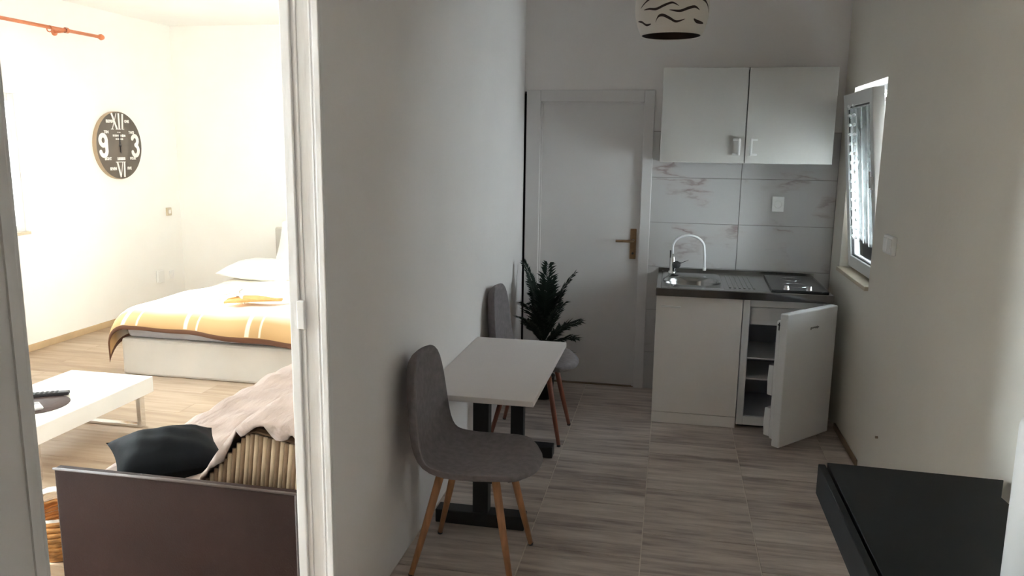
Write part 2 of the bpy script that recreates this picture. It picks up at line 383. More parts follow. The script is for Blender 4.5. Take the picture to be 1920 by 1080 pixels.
# skirtings
struct(MB().box(BX, BX+.014, 2.6, BY1, 0, .055).build('baseboard_bedroom', M['bbase'], bevel=.003), 'thin oak skirting under the clock')
struct(MB().box(R0-.012, R0, 4.3, 4.9, 0, .035).build('baseboard_right', M['base'], bevel=.003), 'short low brown skirting beside the fridge')

# door lining (jamb) on both sides of the opening
ln = empty('trim_1', (0, 0, 0)); struct(ln, 'white painted door lining with raised edges and cracked paint')
for nm, sgn, Y in (('far', -1, O2), ('near', 1, O1)):
    a, b_ = (Y, Y+.02) if sgn < 0 else (Y-.02, Y)
    MB().box(W0-.004, W1+.004, a, b_, 0, OH).build('lining_board', M['jamb'], ln)
    for (xa, xb, t) in ((W0-.004, W0+.026, .012), (W1-.017, W1+.004, .010), (W0+.036, W0+.044, .004), (W1-.030, W1-.024, .004)):
        MB().box(xa, xb, *( (Y-t, Y+.001) if sgn < 0 else (Y-.001, Y+t)), 0, OH).build('bead', M['jamb'], ln, bevel=.003)
MB().box(W0-.004, W1+.004, O1-.02, O2+.02, OH, OH+.02).build('lining_head', M['jamb'], ln)
MB().box(W0+.02, W0+.045, O2-.016, O2, 1.11, 1.20).build('strike_plate', M['jamb'], ln, bevel=.003)

# kitchen back door
dr = empty('door_1', (0, 0, 0)); struct(dr, 'white flush interior door with bronze lever handle')
yf = D-.022
lf = MB().box(DL-.004, DR+.004, D+.012, D+.052, .008, DT+.004).build('door_leaf', M['door'], dr, bevel=.002)
fr = MB().box(FL, DL, yf, D+.10, 0, FT).box(DR, FR, yf, D+.10, 0, FT).box(DL, DR, yf, D+.10, DT, FT).build('door_frame', M['door'], dr, bevel=.004)
MB().box(DL+.0, DL+.012, D-.002, D+.014, 0, DT).box(DR-.012, DR, D-.002, D+.014, 0, DT).box(DL, DR, D-.002, D+.014, DT-.012, DT).build('door_stop', M['door'], dr)
hx = -.243
MB().box(hx-.021, hx+.021, D+.004, D+.013, .915, 1.125).build('handle_plate', M['brass'], dr, bevel=.004)
MB().tube([(hx, D+.01, 1.045), (hx, D-.045, 1.045), (hx-.012, D-.052, 1.045), (hx-.115, D-.052, 1.043)], [.010, .010, .010, .009], 10).build('lever_handle', M['brass'], dr)
MB().lathe([(.008, 0), (.008, .004), (0, .004)], 12, Matrix.Translation((hx, D+.004, .955)) @ Matrix.Rotation(PI/2, 4, 'X')).build('keyhole', M['dark'], dr)
MB().box(DL, DR, D-.005, D+.06, -.002, .006).build('threshold', M['base'], dr)

# backsplash tiles
bs = struct(MB().box(-.137, R0-.001, D-.006, D-.001, 0.0, 1.785).build('trim_2', M['tgrout']), 'marble-look tile splashback around the mini kitchen')
zs = [0.0, .2675, .5705, .8733, 1.1757, 1.4792, 1.782]
for z0, z1 in zip(zs[:-1], zs[1:]):
    for x0, x1 in ((-.137, .4473), (.4473, R0-.002)):
        dx, dz = x1-x0-.004, z1-z0-.004
        o = MB().box(-dx/2, dx/2, -.004, .004, -dz/2, dz/2).build('wall_tile', M['marble'], bs, bevel=.001)
        o.location = ((x0+x1)/2, D-.0085, (z0+z1)/2)

# kitchen window: recess with outer frame, tilted sash, sill, roller shutter
w1 = empty('window_1', (0, 0, 0)); struct(w1, 'white tilted kitchen window with roller shutter behind the glass')
ya, yb, za, zb = 4.42, 5.18, .95, 2.045
fx0, fx1 = 1.15, 1.21
MB().box(fx0, fx1, ya, ya+.045, za, zb).box(fx0, fx1, yb-.045, yb, za, zb).box(fx0, fx1, ya+.045, yb-.045, zb-.035, zb).box(fx0, fx1, ya+.045, yb-.045, za, za+.04).build('outer_frame', M['pvc'], w1, bevel=.003)
MB().box(R0-.02, fx0, ya, yb, za-.012, za+.012).build('window_sill', M['sill'], w1, bevel=.003)
sw = (ya+.03, yb-.02); sh = 1.03
ang = -math.atan2(.112, sh)
sm = Matrix.Translation((1.156, 0, za+.03)) @ Matrix.Rotation(ang, 4, 'Y')
sa = MB()
fw_ = .072
sa.box(-.06, 0, sw[0], sw[0]+fw_, 0, sh, sm).box(-.06, 0, sw[1]-fw_, sw[1], 0, sh, sm).box(-.06, 0, sw[0]+fw_, sw[1]-fw_, 0, fw_, sm).box(-.06, 0, sw[0]+fw_, sw[1]-fw_, sh-fw_, sh, sm)
sash = sa.build('sash', M['pvc'], w1, bevel=.004)
MB().box(-.034, -.028, sw[0]+fw_-.005, sw[1]-fw_+.005, fw_-.005, sh-fw_+.005, sm).build('pane', M['glass'], sash)
MB().box(-.048, -.036, sw[0]+fw_, sw[0]+fw_+.008, fw_, sh-fw_, sm).box(-.048, -.036, sw[1]-fw_-.008, sw[1]-fw_, fw_, sh-fw_, sm).box(-.048, -.036, sw[0]+fw_, sw[1]-fw_, fw_, fw_+.008, sm).box(-.048, -.036, sw[0]+fw_, sw[1]-fw_, sh-fw_-.008, sh-fw_, sm).build('gasket', M['dark'], sash)
MB().box(-.072, -.06, sw[0]+.022, sw[0]+.048, .50, .57, sm).box(-.080, -.072, sw[0]+.026, sw[0]+.044, .51, .60, sm).build('handle', M['pvc'], sash, bevel=.002)
nc = tag(empty('net_curtain', (0, 0, 0)), 'narrow sheer grey net curtain with dotted edge hung on the tilted kitchen window', 'curtain')
c0, c1, cz0, cz1 = sw[0]+fw_+.012, sw[1]-fw_-.012, fw_+.105, sh-fw_-.012
MB().grid(lambda u, v: tuple(sm @ Vector((-.047+.006*math.sin(u*26+1.5*v)+.003*math.sin(u*61), c0+(c1-c0)*u, cz0+(cz1-cz0)*v))), 70, 6).build('net', M['net'], nc)
MB().tube([sm @ Vector((-.047, c0-.01, cz1)), sm @ Vector((-.047, c1+.01, cz1))], .004, 8).build('curtain_wire', M['pvc'], nc)
lm_ = MB()
for col_, dy in ((0, .045), (1, .165)):
    for q in range(15):
        zc = cz0+.02+q*.0545
        lm_.lathe([(0, .010), (.0085, .006), (.0105, 0), (.0085, -.006), (0, -.010)], 8, sm @ Matrix.Translation((-.056, c1-dy, zc)))
lm_.build('lace_dots', M['lace'], nc)['kind'] = 'stuff'
# stay arm at the top of the tilted sash
MB().box(1.05, 1.16, sw[0]-.014, sw[0]-.008, 1.925, 1.945).build('stay_arm', M['steel'], w1)
# shutter slats, hanging with slots of daylight between them
zt = .955; i = 0
SHX = 1.232
while zt < 1.93:
    openrow = .98 < zt < 1.62
    mb = MB(); h_ = .0285 if openrow else (.094 if zt > 1.90 else .054)
    sa_, sb_ = 4.385, 5.235
    mb.add([(SHX, sa_, zt), (SHX, sb_, zt), (SHX-.005, sb_, zt+h_/2), (SHX-.005, sa_, zt+h_/2), (SHX, sa_, zt+h_), (SHX, sb_, zt+h_),
            (SHX+.004, sa_, zt), (SHX+.004, sb_, zt), (SHX+.004, sb_, zt+h_), (SHX+.004, sa_, zt+h_)],
           [(0, 1, 2, 3), (3, 2, 5, 4), (6, 9, 8, 7), (0, 6, 7, 1), (4, 5, 8, 9), (0, 3, 4, 9, 6), (1, 7, 8, 5, 2)])
    if openrow:   # links between the slats leave slots shaped to send daylight to the left wall
        for ya_, yb_ in (((sa_, 4.47), (4.57, 4.582), (4.68, 4.692)) if zt < 1.36 else ((sa_, 4.70),))+((4.78, 4.792), (4.88, 4.892), (4.99, 5.002), (5.11, sb_)): mb.box(SHX+.001, SHX+.003, ya_, yb_, zt+h_-.001, zt+.0545)
    mb.build('slat', M['shutter'], w1); zt += .054; i += 1

# bedroom window and balcony door (seen only at its edge, both bring the daylight)
w2 = empty('window_2', (0, 0, 0)); struct(w2, 'white bedroom window on the clock wall, cut by the door edge')
ya, yb, za, zb = 4.18, 5.36, .945, 2.02
MB().box(BX-.09, BX-.03, ya, ya+.06, za, zb).box(BX-.09, BX-.03, yb-.06, yb, za, zb).box(BX-.09, BX-.03, ya+.06, yb-.06, zb-.06, zb).box(BX-.09, BX-.03, ya+.06, yb-.06, za, za+.06).box(BX-.09, BX-.03, 4.74, 4.80, za+.06, zb-.06).build('outer_frame', M['pvc'], w2, bevel=.004)
for a, b_ in ((ya+.06, 4.74), (4.80, yb-.06)):
    MB().box(BX-.062, BX-.057, a, b_, za+.06, zb-.06).build('pane', M['glass'], w2)
MB().box(BX-.03, BX+.02, ya, yb, za-.01, za+.012).build('window_sill', M['sill'], w2, bevel=.003)
d2 = empty('door_2', (0, 0, 0)); struct(d2)
MB().box(BX-.09, BX-.03, 1.05, 1.11, 0, 2.15).box(BX-.09, BX-.03, 1.69, 1.75, 0, 2.15).box(BX-.09, BX-.03, 1.11, 1.69, 2.09, 2.15).box(BX-.09, BX-.03, 1.11, 1.69, 0, .06).build('door_frame', M['pvc'], d2)
MB().box(BX-.062, BX-.057, 1.11, 1.69, .06, 2.09).build('pane', M['glass'], d2)

# ------------------------------------------------------------------ dining table
t = tag(empty('dining_table', (-.768, 3.61, 0)), 'white rectangular table on two black steel pedestals against the grey wall', 'table')
TZ = .632
MB().box(-.246, .250, -.52, .52, TZ-.026, TZ).build('table_top', M['table'], t, bevel=.003)
for y in (-.385, .46):
    p = MB().box(-.035, .035, y-.03, y+.03, .06, TZ-.03).build('column', M['black'], t, bevel=.003)
    MB().box(-.205, .20, y-.04, y+.04, 0, .062).build('foot_bar', M['black'], t, bevel=.004)
    MB().box(-.17, .17, y-.03, y+.03, TZ-.036, TZ-.026).build('top_bracket', M['black'], t)

# ------------------------------------------------------------------ chairs
def make_chair(wood):
    t = empty('shell_chair')
    # local: faces +x, profile in xz from seat front lip to back top
    prof = [(.245, .418), (.272, .432), (.276, .452), (.245, .470), (.16, .466), (.05, .448), (-.05, .440), (-.13, .446), (-.172, .475), (-.192, .53), (-.200, .60), (-.206, .69), (-.211, .78), (-.214, .85), (-.215, .878)]
    wid = [.150, .170, .182, .208, .226, .230, .228, .218, .208, .198, .190, .183, .168, .135, .075]
    bow = [0, 0, 0, .004, .012, .024, .03, .034, .036, .036, .034, .03, .026, .02, .012]
    n = len(prof); nu = 14
    def inner(i, j, off=0):
        u = i/nu*2-1; x, z = prof[j]; a = prof[max(j-1, 0)]; b = prof[min(j+1, n-1)]
        tx, tz = b[0]-a[0], b[1]-a[1]; l = math.hypot(tx, tz); nx, nz = tz/l, -tx/l      # points to the sitter
        nx, nz = (nx, nz) if j > 0 else (1, 0)
        k = bow[j]*abs(u)**2.2; x -= ([.085, .080, .070, .050, .022, .006]+[0]*20)[j]*abs(u)**2.6
        up = (-nx, -nz) if False else (nx, nz)
        s_ = 1 if True else -1
        # sitter side is +z on the seat and +x on the back
        if up[1] < 0 and j < 8: up = (-up[0], -up[1])
        if up[0] < 0 and j >= 8: up = (-up[0], -up[1])
        if j == 0: up = (-.3, -.95)
        if j == 1: up = (.9, .2)
        return Vector((x+up[0]*(k-off), u*wid[j], z+up[1]*(k-off)))
    mb = MB(); vs = []; fs = []
    T = .046
    for j in range(n):
        for i in range(nu+1): vs.append(inner(i, j))
    m0 = len(vs)
    for j in range(n):
        for i in range(nu+1):
            u = abs(i/nu*2-1); e = T*math.sqrt(max(0, 1-u**6))*(1 if 1 < j < n-1 else .35); vs.append(inner(i, j, max(e, .004)))
    for j in range(n-1):
        for i in range(nu):
            a = j*(nu+1)+i; fs.append((a, a+1, a+nu+2, a+nu+1)); fs.append((m0+a, m0+a+nu+1, m0+a+nu+2, m0+a+1))
        a = j*(nu+1); fs.append((a, a+nu+1, m0+a+nu+1, m0+a)); a += nu; fs.append((a, m0+a, m0+a+nu+1, a+nu+1))
    for i in range(nu):
        fs.append((i, m0+i, m0+i+1, i+1)); a = (n-1)*(nu+1)+i; fs.append((a, a+1, m0+a+1, m0+a))
    mb.add(vs, fs, True); mb.build('seat_shell', M['chair'], t, sub=1)
    for sx, x0, x1 in ((1, .115, .200), (-1, -.10, -.205)):
        for s in (-1, 1):
            l = MB().tube([(x0, s*.115, .425), ((x0+x1)/2, s*.148, .21), (x1, s*.182, .006)], [.0165, .0145, .0105], 10).build('leg', wood, t)
            MB().tube([(x1*1.0, s*.182, .012), (x1, s*.182, 0)], [.0108, .0108], 10).build('foot_cap', M['dark'], l)
    MB().box(-.12, .13, -.125, -.10, .398, .418).box(-.12, .13, .10, .125, .398, .418).box(.10, .125, -.12, .12, .398, .418).box(-.12, -.095, -.12, .12, .398, .418).build('under_frame', M['black'], t)
    return t
c1 = make_chair(M['wood']); c1.location = (-.722, 2.90, 0); c1.rotation_euler.z = -.03
tag(c1, 'nearer grey fabric shell chair with light beech legs, in front of the white table', 'chair', 'shell chairs at the white table')
c2 = make_chair(M['wood2']); c2.location = (-.752, 4.40, 0); c2.rotation_euler.z = -.03
tag(c2, 'farther grey fabric shell chair with reddish legs, behind the white table by the palm', 'chair', 'shell chairs at the white table')

# ------------------------------------------------------------------ potted palm
p = tag(empty('potted_palm', (-.79, 5.08, 0)), 'small dark green palm in a black pot standing before the white door', 'plant')
MB().lathe([(.0, 0), (.062, 0), (.078, .15), (.082, .155), (.076, .157), (.07, .13), (0, .13)], 20).build('pot', M['pot'], p)
MB().tube([(0, 0, .12), (.005, 0, .25), (.0, .0, .42)], [.016, .015, .012], 8).build('stem', M['stem'], p)
def frond(az, el, length, droop, z0, seed, wl=.11):
    rnd = random.Random(seed); mb = MB(); pts = []; P = Vector((0, 0, z0)); n = 18; e = el
    for i in range(n+1):
        pts.append(P.copy()); P = P+Vector((math.cos(az)*math.cos(e), math.sin(az)*math.cos(e), math.sin(e)))*length/n; e -= droop/n*(i/n*1.8)
    mb.tube(pts, [.0045*(1-.8*i/n) for i in range(n+1)], 5)
    for i in range(3, n):
        for half in (0, .5):
            a = pts[i].lerp(pts[i+1], half); tv = (pts[i+1]-pts[i]).normalized(); side = tv.cross(Vector((0, 0, 1)))
            if side.length < .05: side = Vector((math.sin(az), -math.cos(az), 0))
            side.normalize(); f = (i+half)/n; L = wl*(1.15-abs(f-.5)*1.1)*rnd.uniform(.8, 1.15)
            for s in (-1, 1):
                d = (side*s*.75+tv*.75+Vector((0, 0, rnd.uniform(-.15, .28)))).normalized(); nrm = d.cross(tv).normalized(); wv = d.cross(nrm)*.0085
                mid = a+d*L*.45+Vector((0, 0, .004)); tip = a+d*L+Vector((0, 0, -.012*rnd.random()))
                mb.add([a, mid+wv, tip, mid-wv, mid+Vector((0, 0, .003))], [(0, 1, 4), (1, 2, 4), (2, 3, 4), (3, 0, 4)])
    return mb
fr_specs = [(2.75, 1.34, .52, .42, .42, .085), (.25, 1.28, .47, .55, .42, .10), (1.6, 1.35, .50, .4, .42, .10), (-1.4, 1.25, .46, .5, .40, .11), (2.2, 1.2, .42, .7, .40, .09),
            (.1, .85, .30, 1.0, .36, .10), (-.15, .55, .25, .8, .34, .09), (-.5, .35, .22, .6, .30, .08), (-2.2, 1.0, .32, .9, .36, .09), (3.1, 1.0, .20, .7, .36, .075),
            (-1.2, .6, .30, .8, .33, .09), (.9, .7, .28, .9, .34, .09), (-1.9, 1.0, .40, .7, .40, .11), (.6, 1.3, .36, .4, .38, .10), (-.6, 1.2, .34, .6, .38, .10), (3.0, 1.38, .40, .3, .40, .085), (-1.0, 1.4, .44, .3, .40, .11), (1.8, 1.2, .34, .6, .36, .11), (-2.0, 1.3, .30, .5, .34, .11)]
for k, (az, el, ln_, dr_, z0, wl) in enumerate(fr_specs):
    frond(az, el, ln_, dr_, z0, k, wl).build('frond', M['leaf'], p)

# ------------------------------------------------------------------ mini kitchen
UX, UY, UZ = -.058, 4.757, .812
XM = .447
# sink cabinet
k = tag(empty('sink_cabinet', (UX, UY, 0)), 'white base cabinet with one flat door under the sink', 'cabinet')
w_ = XM-UX
MB().box(0, .016, .018, .64, 0, UZ).box(w_-.018, w_-.002, .018, .64, 0, UZ).box(.016, w_-.018, .03, .64, .09, .106).box(.016, w_-.018, .62, .636, .09, UZ-.01).box(.016, w_-.018, .03, .09, UZ-.02, UZ-.002).build('body', M['white'], k)
dd = MB().box(0, w_-.002, 0, .017, .072, UZ-.008).build('door', M['white'], k, bevel=.002)
MB().box(.03, .145, -.016, -.004, UZ-.082, UZ-.070).box(.035, .045, -.006, .001, UZ-.082, UZ-.070).box(.13, .14, -.006, .001, UZ-.082, UZ-.070).build('handle', M['plastic'], dd, bevel=.003)
MB().box(0, w_-.002, .004, .018, 0, .068).build('plinth', M['white'], k, bevel=.002)
# fridge
f = tag(empty('mini_fridge', (XM+.004, UY+.02, 0)), 'small white fridge under the hob with its door standing open', 'fridge')
fw = UX+1.0-XM-.006; fh = UZ-.012; td = .04
fb_ = MB().box(0, td, 0, .56, .02, fh).box(fw-td, fw, 0, .56, .02, fh).box(td, fw-td, 0, .56, fh-.045, fh).box(td, fw-td, 0, .56, .02, .075).box(td, fw-td, .50, .56, .075, fh-.045)
fb_.build('body', M['fridge'], f, bevel=.003)
lin = MB().box(td, td+.003, .012, .50, .075, fh-.045).box(fw-td-.003, fw-td, .012, .50, .075, fh-.045).box(td, fw-td, .497, .50, .075, fh-.045).box(td, fw-td, .012, .5, .075, .079)
lin.build('liner', M['liner'], f)
MB().box(td+.008, fw-td-.008, .05, .09, fh-.165, fh-.055).build('freezer_flap', M['fridge'], f, bevel=.006)
MB().box(td+.004, fw-td-.004, .09, .48, fh-.172, fh-.16).build('freezer_floor', M['liner'], f)
for z in (.298, .427): MB().box(td+.004, fw-td-.004, .05, .48, z-.004, z+.004).build('shelf', M['fridge'], f)
for fx, fy in ((.03, .06), (fw-.08, .06), (.03, .48), (fw-.08, .48)): MB().box(fx, fx+.05, fy, fy+.04, 0, .021).build('foot', M['dark'], f)
MB().box(.01, fw-.01, .03, .05, 0.004, .02).build('kick_strip', M['dark'], f)
# door hinged on the right
dm = Matrix.Translation((fw-.002, -.008, 0)) @ Matrix.Rotation(math.radians(48), 4, 'Z')
dw = fw-.004
fd = MB().box(-dw, 0, -.048, 0, .035, fh-.004, dm).build('door', M['fridge'], f, bevel=.007)
# moulded inner door with racks stepped along its height
MB().box(-dw+.02, -.03, 0, .036, .065, fh-.05, dm).build('door_liner', M['fridge'], fd, bevel=.012)
for z0, z1, dp in ((.075, .24, .072), (.315, .49, .066)):
    mb = MB(); mb.prism([(.034, z0), (dp, z0), (dp+.004, (z0+z1)/2), (dp, z1), (.034, z1)], -dw+.022, -.032, dm @ Matrix(((0, 0, 1, 0), (1, 0, 0, 0), (0, 1, 0, 0), (0, 0, 0, 1)))); mb.build('door_rack', M['fridge'], fd, bevel=.006)
MB().box(-dw+.0185, -dw+.0205, .012, .018, fh-.105, fh-.06, dm).box(-dw+.0185, -dw+.0205, .006, .024, fh-.078, fh-.070, dm).build('latch_mark', M['dark'], fd)
vs, fs = text_mb('gorenje', .020, 1.35, .0006)
MB().add(vs, fs, False, dm @ Matrix.Translation((-dw*.46, -.0485, fh-.105)) @ Matrix.Rotation(PI/2, 4, 'X')).build('lettering', M['dark'], fd)
# worktop with oval basin, drainer
wt = tag(empty('kitchen_worktop', (UX-.004, UY-.014, 0)), 'stainless steel worktop with oval sink basin and ridged drainer', 'worktop')
WL = 1.008; WDp = D-UY+.002; zt = UZ+.038
bcx, bcy, brx, bry = .215, .30, .175, .165
n = 48; mb = MB()
rect = []
x0, x1, y0, y1 = .03, .40, .04, WDp-.03
for i in range(n):
    a = 2*PI*i/n; dx, dy = math.cos(a), math.sin(a); ts = []
    if dx > 1e-6: ts.append((x1-bcx)/dx)
    if dx < -1e-6: ts.append((x0-bcx)/dx)
    if dy > 1e-6: ts.append((y1-bcy)/dy)
    if dy < -1e-6: ts.append((y0-bcy)/dy)
    q = min(ts); rect.append((bcx+dx*q, bcy+dy*q, zt))
# snap nearest samples to the corners
for cxy in ((x0, y0), (x1, y0), (x1, y1), (x0, y1)):
    j = min(range(n), key=lambda i: (rect[i][0]-cxy[0])**2+(rect[i][1]-cxy[1])**2); rect[j] = (*cxy, zt)
el = lambda sc, z: [(bcx+brx*sc*math.copysign(abs(math.cos(2*PI*i/n))**.8, math.cos(2*PI*i/n)), bcy+bry*sc*math.copysign(abs(math.sin(2*PI*i/n))**.8, math.sin(2*PI*i/n)), z) for i in range(n)]
rings = [rect, el(1.04, zt), el(1.0, zt-.004), el(.96, zt-.03), el(.90, zt-.13), el(.78, zt-.15), el(.10, zt-.155)]
vs = sum(rings, []); fs = []
for j in range(len(rings)-1):
    for i in range(n):
        kk = (i+1) % n; fs.append((j*n+i, j*n+kk, (j+1)*n+kk, (j+1)*n+i))
fs.append([(len(rings)-1)*n+i for i in range(n)])
mb.add(vs, fs, True)
mb.build('basin', M['steel'], wt)
mb = MB(); mb.box(0, x0, 0, WDp, UZ, zt).box(x0, WL, 0, y0, UZ, zt).box(x0, WL, y1, WDp, UZ, zt).box(x1, WL, y0, y1, zt-.012, zt)
mb.build('slab', M['steel'], wt, bevel=.004)
MB().box(-.001, WL+.001, -.004, .004, UZ-.012, zt-.003).build('front_edge', M['steeldark'], wt, bevel=.003)
for i in range(6): MB().box(.43+i*.028, .442+i*.028, .10, .56, zt-.001, zt+.003).build('drainer_ridge', M['steel'], wt, bevel=.001)
MB().lathe([(.022, 0), (.022, .004), (0, .004)], 16, Matrix.Translation((bcx, bcy, zt-.155))).build('drain', M['chrome'], wt)
MB().box(0, WL, WDp-.012, WDp-.006, zt, zt+.02).build('upstand', M['steel'], wt)
# hob
hb = tag(empty('hob', (0, 0, 0)), 'black glass two-plate hob with two knobs on the steel worktop', 'hob')
MB().prism([(.605, 4.768), (.925, 4.768), (.915, 5.34), (.62, 5.34)], zt, zt+.014).build('plate', M['glassblack'], hb, bevel=.003)
for y, r_ in ((4.96, .075), (5.19, .062)):
    MB().lathe([(r_, 0), (r_, .0012), (r_-.004, .0012), (r_-.004, 0)], 32, Matrix.Translation((.765, y, zt+.014))).build('heat_zone_ring', M['steel'], hb)
for x in (.690, .818): MB().lathe([(.019, 0), (.019, .004), (.015, .006), (.013, .022), (0, .023)], 20, Matrix.Translation((x, 4.80, zt+.014))).build('knob', M['chrome'], hb)
# faucet
fa = tag(empty('faucet', (.03, 5.34, zt)), 'kitchen mixer tap with black lever ball and white curved hose spout', 'tap')
MB().lathe([(.026, 0), (.026, .012), (.018, .016), (.018, .10), (.014, .105), (.014, .13), (0, .13)], 20).build('base', M['chrome'], fa)
MB().lathe([(0, -.028), (.02, -.02), (.028, 0), (.02, .02), (0, .028)], 16, Matrix.Translation((.026, -.02, .058))).build('lever_ball', M['dark'], fa)
MB().tube([(.03, -.02, .062), (.075, -.05, .088), (.10, -.06, .10)], [.006, .005, .004], 8).build('lever', M['chrome'], fa)
hp = [(-.002, 0, .11), (-.004, 0, .16)]
for i in range(15):
    a = PI-PI*i/14; hp.append((.098+.102*math.cos(a), -.02*(i/14), .175+.082*math.sin(a)))
hp += [(.206, -.022, .12), (.208, -.024, .035)]
MB().tube(hp, .0085, 10).build('hose_spout', M['hose'], fa)
MB().tube([(.208, -.024, .05), (.208, -.024, .028)], .0105, 12).build('nozzle', M['plastic'], fa)
MB().tube([(-.014, .01, .02), (-.016, .01, .15)], .005, 8).build('hose_holder', M['dark'], fa)
# wall cabinet
CX, CY, CW, CZ0, CZ1 = -.083, 5.14, 1.03, 1.586, 2.166
M['white_c'] = paint('greyish_white_lacquer', (.57, .55, .525), .6, .015, 4, spec=.15)
wc = tag(empty('wall_cabinet', (CX, CY, CZ0)), 'white two-door wall cabinet hanging above the tiled splashback', 'cabinet')
ch = CZ1-CZ0; cd = D-CY-.015
MB().box(0, .016, .018, cd, 0, ch).box(CW-.016, CW, .018, cd, 0, ch).box(.016, CW-.016, .018, cd, 0, .016).box(.016, CW-.016, .018, cd, ch-.016, ch).box(.016, CW-.016, cd-.006, cd, .016, ch-.016).build('body', M['white_c'], wc, bevel=.001)
for a, b_, hx in ((0, CW/2-.003, CW/2-.075), (CW/2+.003, CW, CW/2+.028)):
    d_ = MB().box(a, b_, 0, .017, .002, ch-.002).build('door', M['white_c'], wc, bevel=.002)
    # bow handle: bar on two feet with flat inner plate
    MB().box(hx, hx+.045, -.020, -.013, .048, .062).box(hx, hx+.045, -.020, -.013, .138, .152).box(hx+(.031 if a == 0 else 0), hx+(.045 if a == 0 else .014), -.026, -.012, .048, .152).box(hx+.004, hx+.041, -.014, .001, .05, .06).box(hx+.004, hx+.041, -.014, .001, .14, .15).build('handle', M['plastic'], d_, bevel=.003)
# sockets
def socket(name, loc, rz, w_, h_, label, cat, holes=1):
    o = tag(empty(name, loc, rz), label, cat)
    MB().box(-w_/2, w_/2, -.010, 0, -h_/2, h_/2).build('plate', M['socket'], o, bevel=.003)
    for i in range(holes):
        z = (i-(holes-1)/2)*h_/holes
        s_ = MB().lathe([(.026, 0), (.026, .003), (.021, .003), (.021, -.004), (0, -.004)], 20, Matrix.Translation((0, -.0095, z)) @ Matrix.Rotation(PI/2, 4, 'X')).build('socket_ring', M['socket'], o)
        MB().lathe([(.004, 0), (.004, .002), (0, .002)], 8, Matrix.Translation((-.009, -.0065, z)) @ Matrix.Rotation(PI/2, 4, 'X')).lathe([(.004, 0), (.004, .002), (0, .002)], 8, Matrix.Translation((.009, -.0065, z)) @ Matrix.Rotation(PI/2, 4, 'X')).build('pin_hole', M['dark'], s_)
    return o
socket('wall_socket', (.690, D-.0135, 1.32), 0, .075, .10, 'white wall socket set in the marble splashback', 'socket')
# right wall faces -x: local -y must point to -x
sw_ = tag(empty('light_switch', (R0, 4.045, 1.23), -PI/2), 'white double switch plate on the right wall beside the window', 'switch')
MB().box(-.08, .08, -.022, 0, -.045, .045).build('plate', M['socket'], sw_, bevel=.006)
for a in (-.036, .036): MB().box(a-.030, a+.030, -.027, -.018, -.032, .032).build('rocker', M['socket'], sw_, bevel=.003)
ho = tag(MB().lathe([(.006, 0), (.006, .012), (0, .012)], 10, Matrix.Rotation(-PI/2, 4, 'Y')).build('cable_stub', M['base'], loc=(R0, 3.965, .29)), 'small brown cable stub low on the right wall', 'cable')

# ------------------------------------------------------------------ pendant lamp
lp = tag(empty('pendant_lamp', (-.038, 4.0, 2.2)), 'white dome pendant lamp with dark wavy slits hanging from the ceiling', 'lamp')
prof = [(.141, 0.0), (.158, .045), (.170, .09), (.1735, .13), (.170, .17), (.155, .215), (.125, .25), (.08, .275), (.03, .286)]
sh_ = MB().lathe(prof, 48).build('shade', M['shade'], lp, solid=.004)
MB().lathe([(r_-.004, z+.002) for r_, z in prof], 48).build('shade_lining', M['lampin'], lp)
def rad(z):
    for (r0, z0), (r1, z1) in zip(prof, prof[1:]):
        if z0 <= z <= z1: return r0+(r1-r0)*(z-z0)/(z1-z0)
    return .1
# wavy slits: tapered dark strips sunk in the shade surface
def slit(pts, wmax):
    vs = []; fs = []; m = 24
    for i in range(m+1):
        q = i/m*(len(pts)-1); j = min(int(q), len(pts)-2); f_ = q-j
        pm1 = pts[max(j-1, 0)]; p0 = pts[j]; p1 = pts[j+1]; p2 = pts[min(j+2, len(pts)-1)]
        cr = lambda a, b, c, d: .5*((2*b)+(-a+c)*f_+(2*a-5*b+4*c-d)*f_*f_+(-a+3*b-3*c+d)*f_**3)
        az = cr(pm1[0], p0[0], p1[0], p2[0]); z = cr(pm1[1], p0[1], p1[1], p2[1]); hw = wmax*math.sin(PI*min(1, max(0.02, i/m)))**.6
        for s in (-1, 1):
            zz = min(.284, max(.002, z+s*hw)); rr = rad(zz)+.0028; vs.append((rr*math.cos(az), rr*math.sin(az), zz))
    for i in range(m): fs.append((2*i, 2*i+1, 2*i+3, 2*i+2))
    MB().add(vs, fs, True).build('slit', M['lampin'], lp)
A0 = -PI/2+.01
rs = random.Random(3)
def ang_of(px): return A0+math.asin(max(-.98, min(.98, (px-1258)/70)))
front = [([(1200, 20), (1212, 8), (1226, 0), (1244, -2), (1264, 3)], .004), ([(1206, 24), (1216, 23.5), (1229, 25), (1244, 19), (1258, 15), (1270, 21)], .004),
         ([(1253, 28), (1272, 30), (1288, 24), (1299, 21), (1308, 26)], .0045), ([(1290, 7), (1300, 4), (1314, 5), (1322, 14), (1326, 28)], .0045),
         ([(1192, 42), (1199, 45), (1207, 52), (1217, 51)], .004), ([(1226, 49), (1232, 39), (1241, 37), (1254, 43), (1267, 49), (1284, 44)], .0045), ([(1300, 43), (1308, 47), (1321, 48)], .005)]
for pts, wm in front:
    slit([(ang_of(x), .004+(66-y)*.00236) for x, y in pts], wm*1.45)
for k in range(8):
    a = A0+1.55+k*.30; z = .05+.045*(k % 4)
    slit([(a, z), (a+.25, z+.02), (a+.5, z), (a+.75, z-.015), (a+.95, z+.005)], .0045)
MB().lathe([(.0, .286), (.022, .286), (.022, .33), (.006, .34)], 16).build('cap', M['lampin'], lp)
MB().tube([(0, 0, .33), (0, 0, .575)], .004, 8).build('cord', M['dark'], lp)
MB().lathe([(0, .555), (.045, .56), (.05, .598), (0, .599)], 20).build('ceiling_rose', M['plastic'], lp)
